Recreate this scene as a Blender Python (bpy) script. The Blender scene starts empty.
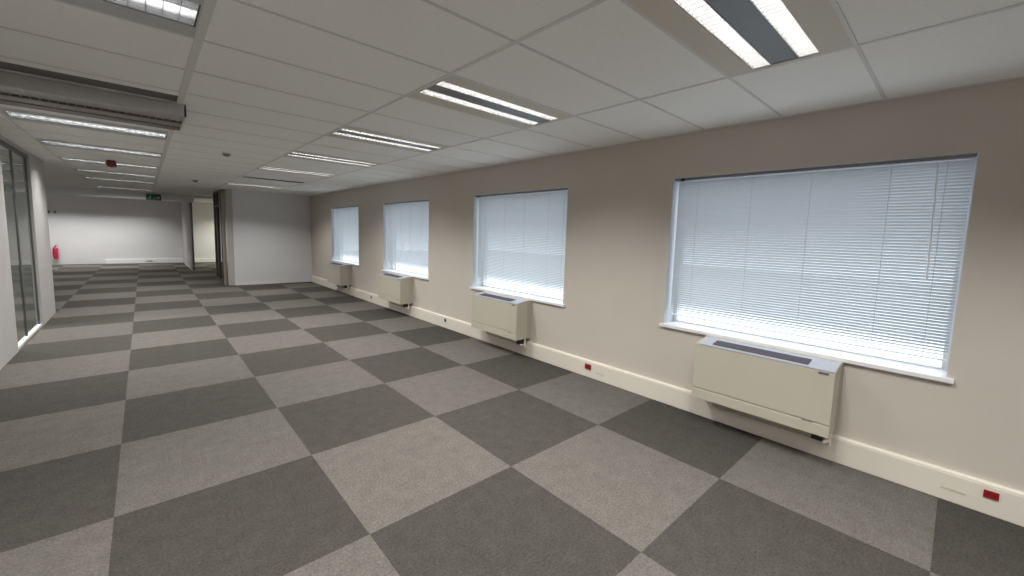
import bpy, bmesh, math, random
from mathutils import Matrix, Vector
random.seed(4)
SC = bpy.context.scene
COL = SC.collection

# ------------------------------------------------------------------ sizes (metres)
W = 3.7665            # inner face of the window wall
H = 2.5954            # ceiling height
YB, YP, YF = -3.2, 13.33, 22.5    # back wall, grey partition, far wall
XL, XO = -1.2, -4.2   # glazed partition on the left, outer wall far left
CX = [-4.2, -3.335, -2.135, -0.935, 0.265, 1.4647, 2.6647, W]
CY0, CD = 1.6528, 0.6
S, FX0, FY0 = 1.00720, -0.18897, 2.98126
cy = lambda d: CY0 + d * CD

# ------------------------------------------------------------------ materials
def mat(name, col, rough=.6, metal=0., noise=0., nscale=40., bump=0., bscale=200., spec=.5, emit=None, estr=0.):
    m = bpy.data.materials.new(name); m.use_nodes = True
    nt = m.node_tree; b = nt.nodes['Principled BSDF']
    b.inputs['Base Color'].default_value = (*col, 1)
    b.inputs['Roughness'].default_value = rough
    b.inputs['Metallic'].default_value = metal
    b.inputs['Specular IOR Level'].default_value = spec
    if noise or bump:
        tc = nt.nodes.new('ShaderNodeTexCoord')
    if noise:
        n = nt.nodes.new('ShaderNodeTexNoise'); n.inputs['Scale'].default_value = nscale; n.inputs['Detail'].default_value = 4
        nt.links.new(tc.outputs['Object'], n.inputs['Vector'])
        r = nt.nodes.new('ShaderNodeValToRGB')
        r.color_ramp.elements[0].position = .3; r.color_ramp.elements[1].position = .7
        r.color_ramp.elements[0].color = (*[c * (1 - noise) for c in col], 1)
        r.color_ramp.elements[1].color = (*[min(1, c * (1 + noise)) for c in col], 1)
        nt.links.new(n.outputs['Fac'], r.inputs['Fac']); nt.links.new(r.outputs['Color'], b.inputs['Base Color'])
    if bump:
        n2 = nt.nodes.new('ShaderNodeTexNoise'); n2.inputs['Scale'].default_value = bscale; n2.inputs['Detail'].default_value = 3
        nt.links.new(tc.outputs['Object'], n2.inputs['Vector'])
        bp = nt.nodes.new('ShaderNodeBump'); bp.inputs['Strength'].default_value = bump; bp.inputs['Distance'].default_value = .002
        nt.links.new(n2.outputs['Fac'], bp.inputs['Height']); nt.links.new(bp.outputs['Normal'], b.inputs['Normal'])
    if emit:
        b.inputs['Emission Color'].default_value = (*emit, 1); b.inputs['Emission Strength'].default_value = estr
    return m

def carpet():
    m = bpy.data.materials.new('carpet_tiles'); m.use_nodes = True
    nt = m.node_tree; b = nt.nodes['Principled BSDF']; L = nt.links.new
    b.inputs['Roughness'].default_value = .95; b.inputs['Specular IOR Level'].default_value = .15
    tc = nt.nodes.new('ShaderNodeTexCoord')
    mp = nt.nodes.new('ShaderNodeMapping'); mp.vector_type = 'POINT'
    mp.inputs['Location'].default_value = (-FX0 / S + 40, -FY0 / S + 40, .5)
    mp.inputs['Scale'].default_value = (1 / S, 1 / S, 0)
    L(tc.outputs['Object'], mp.inputs['Vector'])
    ck = nt.nodes.new('ShaderNodeTexChecker'); ck.inputs['Scale'].default_value = 1
    L(mp.outputs['Vector'], ck.inputs['Vector'])
    def fibre(scale, det, a, bb):
        n = nt.nodes.new('ShaderNodeTexNoise'); n.inputs['Scale'].default_value = scale; n.inputs['Detail'].default_value = det
        n.inputs['Roughness'].default_value = .75
        L(tc.outputs['Object'], n.inputs['Vector'])
        r = nt.nodes.new('ShaderNodeMapRange'); r.inputs['From Min'].default_value = .3; r.inputs['From Max'].default_value = .7
        r.inputs['To Min'].default_value = a; r.inputs['To Max'].default_value = bb
        L(n.outputs['Fac'], r.inputs['Value']); return r.outputs['Result']
    f1 = fibre(75, 4, .62, 1.38); f2 = fibre(9, 3, .88, 1.12)
    mul = nt.nodes.new('ShaderNodeMath'); mul.operation = 'MULTIPLY'; L(f1, mul.inputs[0]); L(f2, mul.inputs[1])
    ck.inputs['Color1'].default_value = (*CARPET_DARK, 1); ck.inputs['Color2'].default_value = (*CARPET_LIGHT, 1)
    # a shade of its own for each tile
    fl = nt.nodes.new('ShaderNodeVectorMath'); fl.operation = 'FLOOR'; L(mp.outputs['Vector'], fl.inputs[0])
    wn = nt.nodes.new('ShaderNodeTexWhiteNoise'); wn.noise_dimensions = '2D'; L(fl.outputs['Vector'], wn.inputs['Vector'])
    mr = nt.nodes.new('ShaderNodeMapRange'); mr.inputs['To Min'].default_value = .94; mr.inputs['To Max'].default_value = 1.06
    L(wn.outputs['Value'], mr.inputs['Value'])
    mul2 = nt.nodes.new('ShaderNodeMath'); mul2.operation = 'MULTIPLY'; L(mul.outputs[0], mul2.inputs[0]); L(mr.outputs['Result'], mul2.inputs[1])
    vm = nt.nodes.new('ShaderNodeVectorMath'); vm.operation = 'SCALE'
    L(ck.outputs['Color'], vm.inputs[0]); L(mul2.outputs[0], vm.inputs['Scale'])
    L(vm.outputs['Vector'], b.inputs['Base Color'])
    bp = nt.nodes.new('ShaderNodeBump'); bp.inputs['Strength'].default_value = .35; bp.inputs['Distance'].default_value = .004
    L(f1, bp.inputs['Height']); L(bp.outputs['Normal'], b.inputs['Normal'])
    return m

def slat_mat():
    m = bpy.data.materials.new('blind_slats'); m.use_nodes = True
    nt = m.node_tree; nt.nodes.clear(); L = nt.links.new
    o = nt.nodes.new('ShaderNodeOutputMaterial'); mx = nt.nodes.new('ShaderNodeMixShader')
    d = nt.nodes.new('ShaderNodeBsdfPrincipled'); t = nt.nodes.new('ShaderNodeBsdfTranslucent')
    d.inputs['Base Color'].default_value = (.62, .64, .65, 1); d.inputs['Roughness'].default_value = .35
    t.inputs['Color'].default_value = (.82, .86, .94, 1)
    mx.inputs['Fac'].default_value = SLAT_T
    L(d.outputs[0], mx.inputs[1]); L(t.outputs[0], mx.inputs[2]); L(mx.outputs[0], o.inputs['Surface'])
    return m

def glass(name, tint, rough=0.02, refl=.35):
    m = bpy.data.materials.new(name); m.use_nodes = True
    nt = m.node_tree; nt.nodes.clear(); L = nt.links.new
    o = nt.nodes.new('ShaderNodeOutputMaterial'); mx = nt.nodes.new('ShaderNodeMixShader')
    tr = nt.nodes.new('ShaderNodeBsdfTransparent'); g = nt.nodes.new('ShaderNodeBsdfGlossy')
    fr = nt.nodes.new('ShaderNodeFresnel'); fr.inputs['IOR'].default_value = 1.5
    mr = nt.nodes.new('ShaderNodeMath'); mr.operation = 'MULTIPLY_ADD'; mr.inputs[1].default_value = 1.3; mr.inputs[2].default_value = refl * .1
    mr.use_clamp = True
    tr.inputs['Color'].default_value = (*tint, 1); g.inputs['Roughness'].default_value = rough
    ge = nt.nodes.new('ShaderNodeNewGeometry')          # only the front face of the pane mirrors
    fb = nt.nodes.new('ShaderNodeMath'); fb.operation = 'SUBTRACT'; fb.inputs[0].default_value = 1.0
    m2 = nt.nodes.new('ShaderNodeMath'); m2.operation = 'MULTIPLY'
    L(ge.outputs['Backfacing'], fb.inputs[1]); L(fb.outputs[0], m2.inputs[0]); L(mr.outputs[0], m2.inputs[1])
    L(fr.outputs[0], mr.inputs[0]); L(m2.outputs[0], mx.inputs['Fac']); L(tr.outputs[0], mx.inputs[1]); L(g.outputs[0], mx.inputs[2])
    L(mx.outputs[0], o.inputs['Surface'])
    return m

CARPET_LIGHT, CARPET_DARK = (.118, .109, .097), (.056, .0515, .0455)
SLAT_T = .12
M = dict(
    carpet=carpet(),
    wall=mat('cream_wall_paint', (.58, .532, .47), .75, noise=.015, nscale=3, bump=.08, bscale=300),
    greywall=mat('white_grey_wall_paint', (.70, .70, .71), .75, noise=.015, nscale=3, bump=.06, bscale=300),
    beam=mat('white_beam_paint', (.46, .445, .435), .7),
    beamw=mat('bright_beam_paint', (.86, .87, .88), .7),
    tile=mat('ceiling_tile', (.90, .885, .86), .85, noise=.03, nscale=90, bump=.15, bscale=400),
    tbar=mat('ceiling_tee_bar', (.68, .67, .65), .5),
    void=mat('shaded_void_tone', (.17, .16, .15), .9),  # dark tone stands in for the shade above the ceiling
    trunk=mat('trunking_plastic', (.76, .71, .615), .4),
    white=mat('white_gloss_paint', (.84, .85, .86), .35),
    frame=mat('window_frame_white', (.75, .77, .79), .4),
    slat=slat_mat(),
    lining=mat('recess_daylight_tint', (.56, .58, .60), .6),  # bluish daylight on the recess put into the colour
    rail=mat('blind_headrail', (.24, .225, .25), .45),
    brail=mat('blind_bottom_rail', (.8, .82, .84), .4),
    cord=mat('blind_cord', (.45, .47, .48), .8),
    wand=mat('clear_wand', (.95, .96, .97), .1),
    glass=glass('window_glass', (.94, .97, .98)),
    pglass=glass('partition_glass', (.86, .90, .88), .03, .8),
    dglass=glass('smoked_door_glass', (.55, .52, .48), .05, .6),
    fcu=mat('fan_coil_enamel', (.50, .475, .385), .42, noise=.01, nscale=6),
    fcu_side=mat('fan_coil_rear_enamel', (.47, .44, .36), .5),
    fcu_top=mat('fan_coil_grille_plate', (.42, .44, .50), .35),
    fcu_dark=mat('fan_coil_dark_louvre', (.085, .08, .08), .5),
    black=mat('black_plastic', (.015, .014, .013), .5),
    badge=mat('badge_grey', (.13, .12, .16), .4),
    logo=mat('logo_plate', (.22, .2, .17), .4),
    pan=mat('light_pan_enamel', (.62, .57, .48), .5),
    pan2=mat('light_pan_grey_enamel', (.50, .52, .51), .45),
    strip=mat('light_centre_strip', (.17, .17, .185), .4, .3),
    refl=mat('light_reflector', (.78, .78, .78), .25),
    refl2=mat('dull_reflector', (.13, .13, .135), .3, .4),
    tubehi=mat('bright_tube', (1, 1, 1), .4, emit=(1, .985, .95), estr=34.),
    silver=mat('satin_louvre', (.55, .56, .57), .22, .85),
    tube=mat('fluorescent_tube', (1, 1, 1), .4, emit=(1, .985, .95), estr=5.5),
    tubeoff=mat('dead_tube', (.75, .75, .74), .25),
    satin=mat('satin_steel', (.62, .60, .585), .30, .35),
    satind=mat('dark_steel_louvre', (.15, .125, .115), .3, .4),
    alu=mat('bronze_aluminium', (.115, .095, .08), .4, .4),
    alul=mat('light_bronze_aluminium', (.34, .31, .28), .4, .3),
    post=mat('grey_mullion', (.12, .13, .13), .4, .4),
    red=mat('red_plastic', (.27, .010, .014), .4),
    redd=mat('dark_red_plastic', (.10, .010, .014), .35),
    ext=mat('extinguisher_red', (.55, .02, .06), .35),
    smear=mat('olive_smear', (.60, .56, .43), .6),
    green=mat('exit_green', (.012, .075, .05), .5),
    greenl=mat('exit_sign_case', (.16, .26, .22), .5),
    symbol=mat('exit_symbol', (.45, .55, .50), .5),
    plastic=mat('white_plastic', (.70, .69, .67), .4),
    smoke=mat('grey_plastic', (.26, .25, .24), .5),
    ground=mat('outside_paving', (.62, .63, .62), .9, noise=.1, nscale=2),
)

# ------------------------------------------------------------------ mesh helpers
def box(bm, x0, x1, y0, y1, z0, z1, bev=0.):
    x0, x1 = sorted((x0, x1)); y0, y1 = sorted((y0, y1)); z0, z1 = sorted((z0, z1))
    g = bmesh.ops.create_cube(bm, size=1, matrix=Matrix.Translation(((x0 + x1) / 2, (y0 + y1) / 2, (z0 + z1) / 2)) @
                              Matrix.Diagonal((x1 - x0, y1 - y0, z1 - z0, 1)))
    if bev:
        es = list({e for v in g['verts'] for e in v.link_edges})
        bmesh.ops.bevel(bm, geom=es, offset=bev, segments=2, affect='EDGES', profile=.6)
def quad(bm, pts):
    return bm.faces.new([bm.verts.new(p) for p in pts])
def cyl(bm, p0, p1, r, r2=None, seg=14):
    p0, p1 = Vector(p0), Vector(p1); d = p1 - p0
    mtx = Matrix.Translation((p0 + p1) / 2) @ d.to_track_quat('Z', 'Y').to_matrix().to_4x4()
    bmesh.ops.create_cone(bm, cap_ends=True, segments=seg, radius1=r, radius2=r if r2 is None else r2, depth=d.length, matrix=mtx)
def prism_y(bm, prof, y0, y1):
    a = [bm.verts.new((x, y0, z)) for x, z in prof]; b = [bm.verts.new((x, y1, z)) for x, z in prof]
    n = len(prof); fs = [bm.faces.new(a), bm.faces.new(b[::-1])]
    for i in range(n):
        fs.append(bm.faces.new((a[i], b[i], b[(i + 1) % n], a[(i + 1) % n])))
    bmesh.ops.recalc_face_normals(bm, faces=fs)
def lathe(bm, prof, c, seg=20):
    rings = []
    for r, z in prof:
        rings.append([bm.verts.new((c[0] + r * math.cos(2 * math.pi * k / seg), c[1] + r * math.sin(2 * math.pi * k / seg), c[2] + z)) for k in range(seg)])
    fs = []
    for a, b in zip(rings, rings[1:]):
        for k in range(seg):
            fs.append(bm.faces.new((a[k], a[(k + 1) % seg], b[(k + 1) % seg], b[k])))
    fs.append(bm.faces.new(rings[0][::-1])); fs.append(bm.faces.new(rings[-1]))
    bmesh.ops.recalc_face_normals(bm, faces=fs)
def obj(name, bm, m, parent=None, smooth=False):
    me = bpy.data.meshes.new(name); bm.to_mesh(me); bm.free(); me.materials.append(M[m])
    if smooth:
        for p in me.polygons: p.use_smooth = True
    o = bpy.data.objects.new(name, me); COL.objects.link(o)
    if parent: o.parent = parent
    return o
def B(): return bmesh.new()
def struct(name, bm, m, parent=None):
    o = obj(name, bm, m, parent)
    if not parent: o['kind'] = 'structure'
    return o
def tag(o, label, cat, group=None):
    o['label'] = label; o['category'] = cat
    if group: o['group'] = group
    return o
def thing(name, label, cat, loc, group=None, rotz=0):
    o = bpy.data.objects.new(name, None); COL.objects.link(o); o.location = loc; o.rotation_euler = (0, 0, rotz)
    o.empty_display_size = .1
    return tag(o, label, cat, group)
def room_empty(name, loc=(0, 0, 0)):
    o = bpy.data.objects.new(name, None); COL.objects.link(o); o.location = loc; o['kind'] = 'structure'; return o
def dup(root, loc, label, group=None):
    r = root.copy(); COL.objects.link(r); r.location = loc; r['label'] = label
    if group: r['group'] = group
    for ch in list(root.children):
        c = ch.copy(); COL.objects.link(c); c.parent = r
        for g in list(ch.children):
            d = g.copy(); COL.objects.link(d); d.parent = c
    return r

# ------------------------------------------------------------------ floor, walls
bm = B(); box(bm, XO - .2, W + .30, YB - .2, YF + .2, -.12, 0); struct('floor', bm, 'carpet')

ZB, ZT = .785, 2.195
WIN = [(-.009, 1.925), (3.225, 5.109), (6.43, 8.304), (9.64, 11.518)]
bm = B()
box(bm, W, W + .30, YB - .2, YF + .2, ZT, H + .3)
box(bm, W, W + .30, YB - .2, YF + .2, -.12, ZB - .03)
ys = [YB - .2] + [v for w in WIN for v in w] + [YF + .2]
for a, b in zip(ys[0::2], ys[1::2]): box(bm, W, W + .30, a, b, ZB - .03, ZT)
struct('wall_right', bm, 'wall')

bm = B(); box(bm, XO - .2, W, YB - .2, YB, 0, H + .3); struct('wall_back', bm, 'greywall')
bm = B(); box(bm, XO - .2, W, YF, YF + .2, 0, H + .3); struct('wall_far', bm, 'greywall')
bm = B(); box(bm, XO - .2, XO, YB, YF, 0, H + .3); struct('wall_outer_left', bm, 'greywall')
bm = B(); box(bm, 1.80, W, YP, YP + .1, 0, H); struct('wall_partition', bm, 'greywall')
bm = B(); box(bm, 1.655, 1.80, YP + .02, YP + .1, 0, H, .004); struct('trim_1', bm, 'beam')
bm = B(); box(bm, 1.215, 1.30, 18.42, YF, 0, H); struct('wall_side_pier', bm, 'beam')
bm = B(); box(bm, 1.255, 1.305, 18.38, 18.42, 0, H, .004); struct('trim_2', bm, 'post')
bm = B(); box(bm, XO, 1.30, 17.5, 17.72, 2.365, H); box(bm, 1.30, 1.80, 17.5, 17.72, 2.53, H); struct('trim_3', bm, 'beamw')
# left: solid panel, glazed bay, white pier
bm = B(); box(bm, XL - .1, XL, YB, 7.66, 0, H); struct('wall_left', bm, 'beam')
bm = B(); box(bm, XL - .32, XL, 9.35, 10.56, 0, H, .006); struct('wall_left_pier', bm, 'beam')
bm = B(); box(bm, XO, XL - .32, 10.46, 10.56, 0, H); struct('wall_office', bm, 'greywall')
g = room_empty('window_5', (XL, 8.5, 0))
def rel(o, root): o.location = -Vector(root.location); return o
bm = B(); box(bm, XL - .045, XL - .035, 7.66, 8.41, .04, 2.50); rel(obj('pane', bm, 'pglass', g), g)
bm = B(); box(bm, XL - .045, XL - .035, 8.44, 9.29, .04, 2.50); rel(obj('pane', bm, 'pglass', g), g)
for y0 in (8.40, 9.295):
    bm = B(); box(bm, XL - .050, XL - .026, y0, y0 + .05, .04, 2.5, .003); rel(obj('mullion', bm, 'post', g), g)
bm = B(); box(bm, XL - .055, XL - .02, 7.66, 9.35, 2.50, 2.55, .004); rel(obj('top_track', bm, 'post', g), g)
bm = B(); box(bm, XL - .1, XL, 7.66, 9.35, 2.55, H); rel(obj('head_panel', bm, 'beam', g), g)
bm = B(); box(bm, XL - .06, XL - .012, 7.66, 9.35, 0, .04, .004); rel(obj('bottom_track', bm, 'white', g), g)

# aluminium screen beside the opening at the far end
d = room_empty('door_1', (1.62, 14.3, 0))
for y0, w_, m_ in ((13.47, .075, 'alul'), (13.70, .10, 'alu'), (14.55, .10, 'alu'), (15.10, .11, 'alu')):
    bm = B(); box(bm, 1.58, 1.655, y0, y0 + w_, 0, H - .005, .004); rel(obj('post', bm, m_, d), d)
for z0, z1 in ((0.0, .09), (2.15, 2.21), (H - .06, H - .005)):
    for a, b in ((13.545, 13.70), (13.80, 14.55), (14.65, 15.10)):
        bm = B(); box(bm, 1.595, 1.64, a, b, z0, z1); rel(obj('rail', bm, 'alu', d), d)
for a, b in ((13.545, 13.70), (13.80, 14.55), (14.65, 15.10)):
    bm = B(); box(bm, 1.613, 1.621, a, b, .09, H - .06); rel(obj('pane', bm, 'dglass', d), d)

# ------------------------------------------------------------------ skirting trunking
def trunk(name, y0, y1, x_in=W, t=.032, h=.196):
    bm = B()
    prism_y(bm, [(x_in, 0), (x_in - t, 0), (x_in - t, h - .008), (x_in - t + .008, h), (x_in, h)], y0, y1)
    prism_y(bm, [(x_in - t - .004, .004), (x_in - t, .004), (x_in - t, .178), (x_in - t - .004, .1765)], y0, y1)
    return struct(name, bm, 'trunk')
trunk('baseboard_right', YB, YP)
bm = B(); box(bm, -1.15, 1.215, YF - .035, YF, 0, .17, .005); struct('baseboard_far', bm, 'white')
bm = B(); box(bm, 1.80, W - .04, YP - .018, YP, 0, .045, .004); struct('baseboard_partition', bm, 'greywall')
bm = B(); box(bm, 1.30, W, YF - .03, YF, 0, .17, .005); struct('baseboard_side', bm, 'white')

# ------------------------------------------------------------------ ceiling
LIT_R = [-2, 1, 4, 7, 10, 16]
LIT_L = [-2, 1, 7, 10, 13, 16, 19, 24]
skip = {(5, d) for d in LIT_R + [13]} | {(3, d) for d in LIT_L} | {(1, 32), (2, 32), (3, 32), (1, 12), (1, 24), (5,-5), (3,-5)}
rows = list(range(-9, 37))
ceil = room_empty('ceiling')
bm = B()
for i in range(len(CX) - 1):
    for d_ in rows:
        y0, y1 = max(cy(d_), YB), min(cy(d_ + 1), YF)
        if y1 <= y0 or (i, d_) in skip: continue
        if (i, d_) == (3, 4):      # the open gap beside the sagging fitting
            box(bm, CX[i], CX[i + 1], y0, 4.19, H, H + .015); box(bm, CX[i], CX[i + 1], 4.45, y1, H, H + .015); continue
        box(bm, CX[i], CX[i + 1], y0, y1, H, H + .015)
obj('tiles', bm, 'tile', ceil)
bm = B()
for x in CX[1:-1]:
    w_ = .02 if abs(x - .265) < .01 else .011
    box(bm, x - w_, x + w_, YB, 10.5 if x < XL else YF, H - .004, H + .002)
for d_ in rows:
    if YB < cy(d_) < YF: box(bm, XO, W, cy(d_) - .009, cy(d_) + .009, H - .0035, H + .002)
box(bm, W - .02, W, YB, YP, H - .006, H + .001)
obj('tee_bars', bm, 'tbar', ceil)
bm = B(); box(bm, XO - .2, W + .2, YB - .2, YF + .2, H + .24, H + .34); obj('light_seal_slab', bm, 'void', ceil)  # unseen slab, added to keep sky light out above the tiles
bm = B(); box(bm, CX[3] - .05, CX[4] + .03, 4.15, 4.47, H + .0155, H + .02); obj('gap_shade_board', bm, 'void', ceil)  # added board, its dark colour imitates the shaded depth of the gap

# ------------------------------------------------------------------ ceiling lights
def area(name, parent, loc, sx, sy, power, col=(1, .98, .955), spread=132):
    l = bpy.data.lights.new(name, 'AREA'); l.shape = 'RECTANGLE'; l.size = sx; l.size_y = sy; l.energy = power; l.color = col
    l.spread = math.radians(spread)
    o = bpy.data.objects.new(name, l); COL.objects.link(o); o.parent = parent; o.location = loc
    return o
POWER = 15.
def light_twin(label, x0, y0, power=POWER, group='twin-strip ceiling lights in the row nearest the windows'):
    t = thing('ceiling_light', label, 'ceiling light', (x0 + .6, y0 + .3, H), group)
    bm = B()
    for a, b in ((-.3, -.158), (.158, .3)): box(bm, -.594, .594, a + (.006 if a < 0 and a == -.3 else 0), b - (.006 if b == .3 else 0), -.003, .012)
    for a, b in ((-.594, -.572), (.572, .594)): box(bm, a, b, -.158, .158, -.003, .012)
    obj('pan', bm, 'pan', t)
    bm = B(); box(bm, -.572, .572, -.064, .064, .002, .012); obj('centre_strip', bm, 'strip', t)
    for a, b in ((-.158, -.064), (.064, .158)):
        bm = B()
        quad(bm, [(-.572, a, 0), (.572, a, 0), (.572, a + .012, .10), (-.572, a + .012, .10)])
        quad(bm, [(-.572, b, 0), (.572, b, 0), (.572, b - .012, .10), (-.572, b - .012, .10)])
        quad(bm, [(-.572, a + .012, .10), (.572, a + .012, .10), (.572, b - .012, .10), (-.572, b - .012, .10)])
        for s in (-.572, .572): quad(bm, [(s, a, 0), (s, b, 0), (s, b - .012, .10), (s, a + .012, .10)])
        r = obj('reflector', bm, 'refl', t)
        bm = B()
        n = 30
        for k in range(n + 1):
            x = -.566 + 1.132 * k / n
            box(bm, x - .0012, x + .0012, a + .002, b - .002, .0, .024)
        for yy in (a + .002, b - .0045): box(bm, -.57, .57, yy, yy + .0025, 0, .03)
        obj('louvre', bm, 'refl', t)
        bm = B(); cyl(bm, (-.56, (a + b) / 2, .078), (.56, (a + b) / 2, .078), .013)
        obj('tube', bm, 'tube', t, True)
        area('tube_glow', t, (0, (a + b) / 2, -.004), 1.10, .05, power)
    return t
def light_parab(label, x0, y0, power=POWER, spread=128, col=(1, .98, .955), tube='tubehi', group='louvred ceiling lights in the row nearest the glass partition'):
    t = thing('louvred_ceiling_light', label, 'ceiling light', (x0 + .6, y0 + .3, H), group)
    A, Bq = -.14, .145
    bm = B()
    box(bm, -.594, .594, -.294, A, -.003, .012); box(bm, -.594, .594, Bq, .294, -.003, .012)
    for a, b in ((-.594, -.572), (.572, .594)): box(bm, a, b, A, Bq, -.003, .012)
    obj('pan', bm, 'pan2', t)
    bm = B()
    quad(bm, [(-.572, A, 0), (.572, A, 0), (.572, A, .11), (-.572, A, .11)]); quad(bm, [(-.572, Bq, 0), (.572, Bq, 0), (.572, Bq, .11), (-.572, Bq, .11)])
    quad(bm, [(-.572, A, .11), (.572, A, .11), (.572, Bq, .11), (-.572, Bq, .11)])
    for s in (-.572, .572): quad(bm, [(s, A, 0), (s, Bq, 0), (s, Bq, .11), (s, A, .11)])
    obj('reflector', bm, 'refl2', t)
    bm = B()
    for k in range(20):
        x = -.566 + 1.132 * k / 19
        prism_y(bm, [(x - .001, 0), (x + .001, 0), (x + .006, .05), (x - .006, .05)], A + .002, Bq - .002)
    for yy in (A + .002, -.05, .055, Bq - .004): box(bm, -.57, .57, yy - .001, yy + .0015, .001, .055)
    obj('louvre', bm, 'silver', t)
    for yc in (-.095, .10):
        bm = B(); cyl(bm, (-.56, yc, .088), (.56, yc, .088), .013); obj('tube', bm, tube, t, True)
        if power: area('tube_glow', t, (0, yc, -.004), 1.10, .05, power, col, spread)
    return t
ordn = ['nearest, cut by the top edge', 'second from the camera', 'third from the camera', 'fourth from the camera', 'fifth from the camera', 'farthest, by the partition']
for d_, w_ in zip(LIT_R, ordn):
    light_twin('twin-strip ceiling light in the window row, ' + w_, CX[5], cy(d_))
ordl = {1: 'first one, cut by the top edge', 7: 'directly behind the sagging dark fitting', 10: 'second behind the sagging fitting',
        13: 'third behind the sagging fitting', 16: 'dim, fourth behind the sagging fitting', 19: 'last but one before the white beam', 24: 'last one before the white beam'}
for d_ in LIT_L:
    if d_ in ordl: light_parab('louvred ceiling light in the left row, ' + ordl[d_], CX[3], cy(d_), POWER * (.45 if d_ == 16 else .85), 168 if d_ == 24 else 128, tube='tube' if d_ == 1 else 'tubehi')
# unseen lights of neighbouring rooms; office and behind-camera ones added to balance the lighting
for i, d_, nm, pw in ((1, 32, 'ceiling light beyond the white beam, at the left', .85), (2, 32, 'ceiling light beyond the white beam, in the middle', .85), (3, 32, 'ceiling light beyond the white beam, at the right', .85),
                  (1, 12, 'added ceiling light brightening the office behind the glass partition', 3.2), (1, 24, 'ceiling light in the left bay before the white beam', .9),
                  (6, 32, 'ceiling light in the side room past the bronze screen', 1.9), (5, -5, 'added fill light behind the camera at the windows', 1.), (3, -5, 'added fill light behind the camera at the left', 1.),
                  (3, -2, 'ceiling light above the camera at the left', 1.)):
    q = light_parab(nm, min(CX[i], W - 1.21), cy(d_), POWER * pw, 170 if d_ == 12 else 140 if i == 6 else 128, (1, 1, .86) if i == 6 else (1, .98, .955), group='ceiling lights out of view')
    if i == 6: q.location.z -= .125      # fixed below the tiles


# unlit air slot in the window row
t = thing('air_diffuser', 'dark unlit slot diffuser in the window row, between the fifth and last lights', 'air diffuser', (CX[5] + .6, cy(13) + .3, H))
bm = B()
for a, b in ((-.294, -.12), (.12, .294)): box(bm, -.594, .594, a, b, -.003, .012)
for a, b in ((-.594, -.56), (.56, .594)): box(bm, a, b, -.12, .12, -.003, .012)
obj('frame', bm, 'tile', t)
bm = B()
for k in range(7): box(bm, -.56, .56, -.11 + k * .035, -.106 + k * .035, -.002, .03)
box(bm, -.56, .56, -.12, .12, .03, .036); obj('slats', bm, 'satind', t)

# sagging unlit fitting with a gap in the ceiling beside it
t = thing('sagging_ceiling_light', 'unlit metal light fitting sagging below the ceiling beside a dark gap', 'ceiling light', (-.335, 4.8, H))
x0, x1, y0, y1, zb = -.645, .64, -.36, .34, -.098; zt = -.005
bm = B()
box(bm, x0, x1, y0, y0 + .012, zb, zt); box(bm, x0, x1, y1 - .012, y1, zb, zt)
box(bm, x0, x0 + .012, y0, y1, zb, zt); box(bm, x1 - .012, x1, y0, y1, zb, zt)
obj('case', bm, 'satin', t)
bm = B(); box(bm, x0 + .012, x1 - .012, y0 + .012, y1 - .012, -.085, -.078); obj('back_plate', bm, 'satin', t)
bm = B()
for k in range(27): box(bm, x0 + .03 + k * .0465, x0 + .034 + k * .0465, y0 + .012, y0 + .30, zb + .002, zb + .014)
obj('louvre', bm, 'satin', t)
bm = B(); box(bm, x0 + .012, x1 - .012, y0 + .30, y0 + .36, zb - .004, zb + .03); obj('centre_bar', bm, 'satind', t)
bm = B(); box(bm, x0 + .012, x1 - .012, y0 + .36, y0 + .52, zb + .002, zb + .02); obj('lower_panel', bm, 'alul', t)
bm = B(); box(bm, x0 + .012, x1 - .012, y0 + .52, y1 - .012, zb - .003, zb + .02); obj('edge_bar', bm, 'satind', t)
bm = B(); cyl(bm, (x0 + .05, y0 + .16, -.060), (x1 - .05, y0 + .16, -.060), .013); obj('tube', bm, 'tubeoff', t, True)

# ------------------------------------------------------------------ windows and blinds
for n, (a, b) in enumerate(WIN, 1):
    w = room_empty('window_%d' % n, (W, (a + b) / 2, ZB))
    hw = (b - a) / 2; hh = ZT - ZB
    bm = B()
    fx0_, fx1_ = .20, .26
    for p in ((-hw, -hw + .035, 0, hh), (hw - .035, hw, 0, hh)): box(bm, fx0_, fx1_, p[0], p[1], p[2], p[3], .004)
    for p in ((0, .014), (hh - .05, hh)): box(bm, fx0_, fx1_, -hw + .035, hw - .035, p[0], p[1], .004)
    obj('frame', bm, 'frame', w)
    for p in ((-hw + .035, hw - .035),):
        bm = B(); box(bm, .226, .232, p[0], p[1], .014, hh - .05); obj('pane', bm, 'glass', w)
    bm = B()      # added recess lining, grey-blue to imitate daylight on the reveal
    box(bm, .001, .20, hw - .006, hw, 0, hh); box(bm, .001, .20, -hw, -hw + .006, 0, hh); box(bm, .001, .20, -hw + .006, hw - .006, hh - .006, hh)
    obj('reveal_tint_lining', bm, 'lining', w)
    bm = B(); box(bm, -.028, .20, -hw - .03, hw + .025, -.03, 0, .005); obj('sill', bm, 'white', w)

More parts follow.
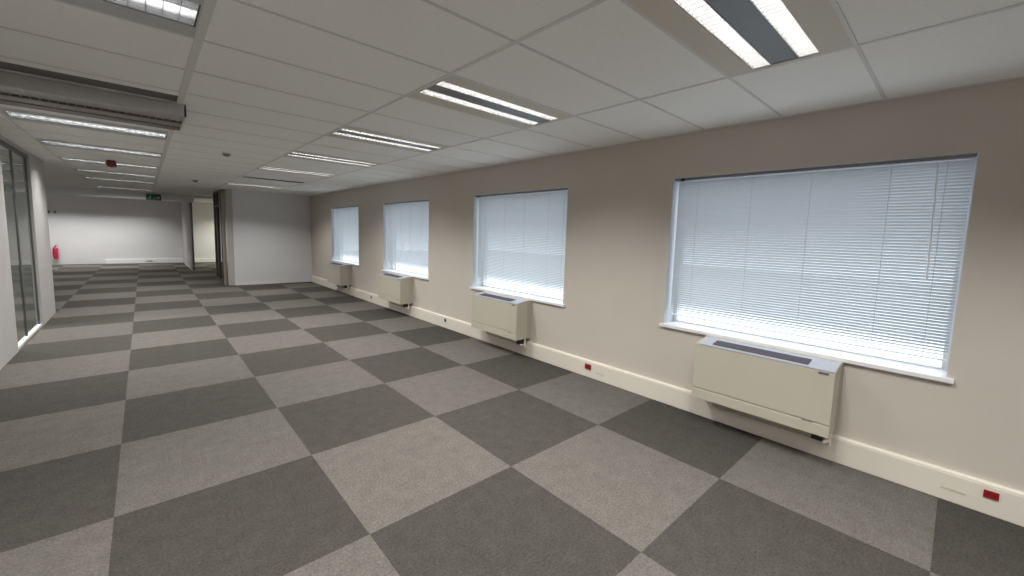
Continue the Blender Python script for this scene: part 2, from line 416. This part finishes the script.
BX = .085; PITCH = .021; CH = .025; TILT = math.radians(56)
def blind(label, a, b, n):
    t = thing('venetian_blind', label, 'window blind', (W, (a + b) / 2, ZB), 'white venetian blinds in the window recesses')
    hw = (b - a) / 2; hh = ZT - ZB
    y0, y1 = -hw + .014, hw - .026          # wider gap on the far side
    bm = B(); box(bm, BX - .062, BX + .014, -hw + .008, hw - .010, hh - .029, hh - .0065, .002)
    hr = obj('headrail', bm, 'rail', t)
    bm = B(); box(bm, BX - .068, BX - .060, hw - .105, hw - .070, hh - .034, hh - .010, .002); obj('tilt_gear', bm, 'black', hr)
    bm = B()
    z = hh - .045; k = 0
    nseg = 4
    while z > .108:
        TL = TILT - math.radians(4) * (1 - z / hh) - math.radians(40) * max(0, 1 - (z - .09) / .13)   # lowest slats opened extra, to shape a bright band above the sill
        prev = []
        for i in range(nseg + 1):
            s = (i / nseg - .5) * CH
            arc = .0022 * (1 - (2 * i / nseg - 1) ** 2)
            # inner edge up, outer edge down
            x = BX + s * math.cos(TL) - arc * math.sin(TL); zz = z - s * math.sin(TL) - arc * math.cos(TL)
            prev.append((bm.verts.new((x, y0, zz)), bm.verts.new((x, y1, zz))))
        for p, q in zip(prev, prev[1:]): bm.faces.new((p[0], p[1], q[1], q[0]))
        z -= PITCH; k += 1
    obj('slats', bm, 'slat', t, True)
    bm = B(); box(bm, BX - .012, BX + .012, y0, y1, .088, .096, .002); obj('bottom_rail', bm, 'brail', t)
    for f in (.10, .34, .56, .80, .94):
        bm = B(); yy = y0 + (y1 - y0) * (1 - f); box(bm, BX - .0085, BX - .007, yy - .0012, yy + .0012, .092, hh - .02)
        obj('ladder_tape', bm, 'cord', t)
    if n == 0:
        bm = B(); cyl(bm, (BX - .022, -hw + .17, hh - .09), (BX - .018, -hw + .155, hh - .80), .0045, seg=6)
        cyl(bm, (BX - .022, -hw + .17, hh - .09), (BX - .018, -hw + .17, hh - .03), .002, seg=6); obj('wand', bm, 'wand', t)
    else:
        bm = B(); cyl(bm, (BX - .022, hw - .16, hh - .03), (BX - .018, hw - .16, hh - .95), .003, seg=6); obj('wand', bm, 'wand', t)
    return t
pos = ['white venetian blind in the widest-looking window, nearest the camera', 'white venetian blind in the second window from the camera',
       'white venetian blind in the third window from the camera', 'white venetian blind in the farthest window, beside the grey partition']
for n, (a, b) in enumerate(WIN): blind(pos[n], a, b, n)

# ------------------------------------------------------------------ fan coil units under the windows
def fancoil(label, y0):
    L_ = .97; D = -.268
    t = thing('fan_coil_unit', label, 'fan coil unit', (W, y0 + L_ / 2, .25), 'cream fan coil units under the windows')
    h = L_ / 2
    bm = B()
    prism_y(bm, [(-.075, 0), (D + .006, 0), (D + .004, .02), (D + .004, .466), (D + .014, .476), (-.075, .50)], -h + .004, h - .004)
    obj('casing', bm, 'fcu', t)
    bm = B(); prism_y(bm, [(0, .0), (-.075, .0), (-.075, .50), (-.06, .506), (0, .508)], -h - .002, h + .002); obj('rear_cover', bm, 'fcu_side', t)
    bm = B()
    box(bm, D - .002, D + .008, -h, h, .092, .472, .004); obj('front_panel', bm, 'fcu', t)
    bm = B(); box(bm, D - .002, D + .008, -h, h, .0, .083, .004); obj('lower_panel', bm, 'fcu', t)
    for s in (-h, h - .006):
        bm = B(); prism_y(bm, [(-.075, 0), (D + .008, 0), (D + .002, .006), (D + .002, .468), (D + .012, .478), (-.075, .501)], s, s + .006)
        obj('end_cheek', bm, 'fcu', t)
    # sloping top plate with dark louvre
    def top(yq): return None
    bm = B()
    prism_y(bm, [(D - .004, .474), (D - .004, .480), (-.066, .512), (-.066, .506)], -h + .004, h - .03); gp = obj('grille_plate', bm, 'fcu_top', t)
    bm = B()
    prism_y(bm, [(D + .030, .4872), (D + .030, .4892), (D + .135, .5055), (D + .135, .5035)], -h + .165, h - .13)
    obj('louvre_bed', bm, 'fcu_dark', gp)
    bm = B()
    for k in range(6):
        x = D + .040 + k * .017; z = .4892 + (x - D - .03) * .155
        box(bm, x, x + .004, -h + .165, h - .13, z, z + .004)
    obj('louvre_bars', bm, 'badge', gp)
    bm = B(); box(bm, D - .005, D - .001, -h + .035, -h + .095, .448, .464, .001); obj('badge', bm, 'badge', t)
    bm = B(); box(bm, D - .004, D, -h + .10, -h + .165, .082, .090, .001); obj('name_plate', bm, 'logo', t)
    bm = B(); box(bm, -.066, -.0325, -h + .05, h - .10, -.115, .0, .003); obj('pipe_cover', bm, 'fcu_side', t)
    bm = B(); box(bm, -.15, -.068, -h + .05, -h + .12, -.082, .0, .004); obj('valve', bm, 'black', t)
    bm = B(); cyl(bm, (-.085, -h + .02, -.085), (-.15, -h + .05, -.085), .010); cyl(bm, (-.085, -h + .02, -.12), (-.085, -h + .02, -.0), .012)
    obj('pipe', bm, 'trunk', t)
    return t
u = fancoil('cream fan coil unit under the nearest window, largest of the four', .512)
for y0, lb in ((3.768, 'cream fan coil unit under the second window from the camera'), (6.98, 'cream fan coil unit under the third window from the camera'),
               (10.115, 'cream fan coil unit under the farthest window, smallest of the four')):
    dup(u, (W, y0 + .485, .25), lb)

# ------------------------------------------------------------------ outlets on the trunking
FX = W - .036
def outlet(label, y, z, w_, h_, m_, cat='socket', name='red_socket', group=None):
    t = thing(name, label, cat, (FX, y, z), group)
    bm = B(); box(bm, -.008, .0, -w_ / 2, w_ / 2, -h_ / 2, h_ / 2, .002); obj('plate', bm, m_, t)
    bm = B()
    for s in (-.22, .22): box(bm, -.0095, -.0075, (s - .07) * w_, (s + .07) * w_, -.12 * h_, .2 * h_)
    obj('contacts', bm, 'redd' if m_ == 'red' else 'black', t)
    return t
outlet('red socket on the trunking at the right edge, nearest the camera', -.253, .131, .062, .046, 'red', group='red sockets on the skirting trunking')
outlet('red socket on the trunking between the first and second window', 2.778, .124, .085, .060, 'red', group='red sockets on the skirting trunking')
for y, lb in ((-.10, 'thin olive smear on the trunking beside the nearest red socket'), (2.61, 'thin olive smear on the trunking beside the farther red socket')):
    bm = B(); box(bm, FX - .002, FX + .0005, y - .055, y + .055, .073, .090, .0008); tag(obj('smear_strip', bm, 'smear'), lb, 'label', 'olive smears on the trunking')  # olive smears, built as thin added plates
def cable_hole(label, y, z, r=.03):
    t = thing('cable_outlet', label, 'cable outlet', (FX, y, z), 'cable outlets on the trunking')
    bm = B(); box(bm, -.006, 0, -.055, .055, -.045, .045, .003); obj('plate', bm, 'plastic', t)
    bm = B(); cyl(bm, (-.0065, 0, 0), (-.009, 0, 0), r, seg=16); obj('opening', bm, 'black', t)
cable_hole('cable outlet with dark round opening left of the second fan coil unit', 5.785, .135)
cable_hole('cable outlet with dark round opening left of the third fan coil unit', 8.833, .122)
t = thing('wall_outlet', 'pale blank outlet plate beside the cable outlet near the second fan coil unit', 'outlet plate', (FX, 6.06, .128))
bm = B(); box(bm, -.006, 0, -.07, .07, -.04, .04, .003); obj('plate', bm, 'plastic', t)
bm = B(); box(bm, -.008, -.0055, -.03, .03, -.012, .012, .001); obj('cover', bm, 'trunk', t)
bm = B(); box(bm, .02, .22, YF - .05, YF - .0345, .075, .105, .003); tag(obj('socket_strip', bm, 'smoke'), 'small dark socket on the far white skirting', 'socket')

# ------------------------------------------------------------------ ceiling devices
def detector(label, x, y):
    t = thing('smoke_detector', label, 'smoke detector', (x, y, H), 'round smoke detectors on the ceiling')
    bm = B(); lathe(bm, [(.055, .0), (.055, -.012), (.045, -.018)], (0, 0, 0)); obj('base', bm, 'plastic', t, True)
    bm = B(); lathe(bm, [(.044, -.018), (.046, -.034), (.034, -.05), (.012, -.056)], (0, 0, 0)); obj('sensor_head', bm, 'smoke', t, True)
detector('grey smoke detector on the middle of the ceiling, nearer of the two', .877, 6.80)
detector('grey smoke detector on the ceiling near the far opening', .887, 11.4)
t = thing('ceiling_alarm_sounder', 'dark red alarm sounder box on the ceiling of the left row', 'alarm', (-.335, 9.30, H))
bm = B(); box(bm, -.055, .055, -.055, .055, -.03, 0, .004); obj('base', bm, 'redd', t)
bm = B(); box(bm, -.06, .06, -.06, .06, -.098, -.03, .010); obj('body', bm, 'redd', t)
bm = B(); lathe(bm, [(.03, -.098), (.028, -.106), (.012, -.11)], (0, 0, 0)); obj('lens', bm, 'red', t)

# exit sign on the beam
t = thing('exit_sign', 'green emergency exit sign with running figure and arrow on the white beam', 'exit sign', (.285, 17.5, 2.45))
bm = B(); box(bm, -.185, .185, -.05, 0, -.098, .098, .006); obj('case', bm, 'greenl', t)
bm = B(); box(bm, -.172, -.005, -.053, -.05, -.075, .078); box(bm, .005, .172, -.053, -.05, -.075, .078); obj('panel', bm, 'green', t)
bm = B()
def stroke(p, q, w_):
    p, q = Vector(p), Vector(q); d_ = (q - p).normalized(); n_ = Vector((-d_.y, d_.x)) * w_ / 2
    a = [(*(v), ) for v in (p + n_, q + n_, q - n_, p - n_)]
    f = [bm.verts.new((v[0], -.0535, v[1])) for v in a]; g_ = [bm.verts.new((v[0], -.055, v[1])) for v in a]
    bm.faces.new(g_); 
    for i in range(4): bm.faces.new((f[i], f[(i + 1) % 4], g_[(i + 1) % 4], g_[i]))
cyl(bm, (-.075, -.0535, .045), (-.075, -.055, .045), .013)
stroke((-.08, .03), (-.092, -.012), .02); stroke((-.08, .025), (-.05, .008), .008); stroke((-.085, .025), (-.115, .012), .008)
stroke((-.092, -.01), (-.065, -.03), .011); stroke((-.065, -.028), (-.072, -.06), .009); stroke((-.092, -.012), (-.115, -.04), .011); stroke((-.115, -.04), (-.14, -.042), .009)
obj('running_figure', bm, 'symbol', t)
bm = B(); stroke((.03, 0), (.12, 0), .022); stroke((.10, .045), (.145, 0), .022); stroke((.10, -.045), (.145, 0), .022); obj('arrow', bm, 'symbol', t)

# ------------------------------------------------------------------ far wall things
t = thing('fire_extinguisher', 'red fire extinguisher on the far white wall beside the left pier', 'fire extinguisher', (-2.43, YF - .085, .22))
bm = B(); lathe(bm, [(.055, 0), (.066, .012), (.068, .03), (.068, .36), (.058, .40), (.03, .425), (.022, .44)], (0, 0, 0)); obj('cylinder', bm, 'ext', t, True)
bm = B(); cyl(bm, (0, 0, .44), (0, 0, .475), .016); box(bm, -.012, .06, -.01, .01, .47, .48); box(bm, -.012, .06, -.01, .01, .49, .50); obj('valve', bm, 'black', t)
bm = B(); cyl(bm, (-.02, -.03, .455), (-.06, -.05, .36), .009, seg=8); cyl(bm, (-.06, -.05, .36), (-.062, -.06, .16), .009, seg=8); obj('hose', bm, 'black', t, True)
bm = B(); box(bm, -.03, .03, .06, .085, .22, .34, .003); obj('bracket', bm, 'black', t)
for x, lb, w_ in ((-2.545, 'wider dark hook bracket high on the far wall beside the left pier', .045), (-2.375, 'narrow dark hook bracket high on the far wall, right of the wider one', .028)):
    t = thing('wall_bracket', lb, 'bracket', (x, YF, 1.93), 'dark brackets on the far wall')
    bm = B(); box(bm, -w_, w_, -.012, 0, -.05, .05, .003); obj('back_plate', bm, 'smoke', t)
    bm = B(); box(bm, -w_ * .5, w_ * .5, -.06, -.012, -.05, -.032, .003); box(bm, -w_ * .5, w_ * .5, -.06, -.048, -.032, .01, .003); obj('hook', bm, 'black', t)

# ------------------------------------------------------------------ outside and daylight
bm = B(); box(bm, W + .32, W + 30, YB - 20, YF + 20, -.6, -.5); struct('ground', bm, 'ground')
wd = bpy.data.worlds.new('sky'); SC.world = wd; wd.use_nodes = True
nt = wd.node_tree; bg = nt.nodes['Background']
bg.inputs['Color'].default_value = (.86, .92, 1.0, 1); bg.inputs['Strength'].default_value = 2.8

# ------------------------------------------------------------------ camera
f_px, rx, ro, rz, sx_, sy_, hc = 406.62766, 1.47091844, 0.03132370, -0.73920467, .022149144, -.11844838, 1.60301651
cam = bpy.data.cameras.new('camera'); co = bpy.data.objects.new('camera', cam); COL.objects.link(co)
cam.sensor_fit = 'HORIZONTAL'; cam.sensor_width = 36; cam.lens = 36 * f_px / 1024
cam.shift_x = -(sx_ * 100) / 1024; cam.shift_y = (sy_ * 100) / 1024
cam.clip_start = .02; cam.clip_end = 200
R = Matrix.Rotation(rz, 4, 'Z') @ Matrix.Rotation(rx, 4, 'X') @ Matrix.Rotation(ro, 4, 'Z')
co.matrix_world = Matrix.Translation((0, 0, hc)) @ R
SC.camera = co

vs = SC.view_settings
vs.view_transform = 'Standard'; vs.look = 'None'; vs.gamma = 1; vs.use_curve_mapping = False; vs.exposure = .11
SC.cycles.use_denoising = True
SC.cycles.max_bounces = 10; SC.cycles.diffuse_bounces = 5; SC.cycles.glossy_bounces = 4; SC.cycles.transparent_max_bounces = 16
SC.cycles.sample_clamp_indirect = 4
SC.cycles.use_light_tree = True
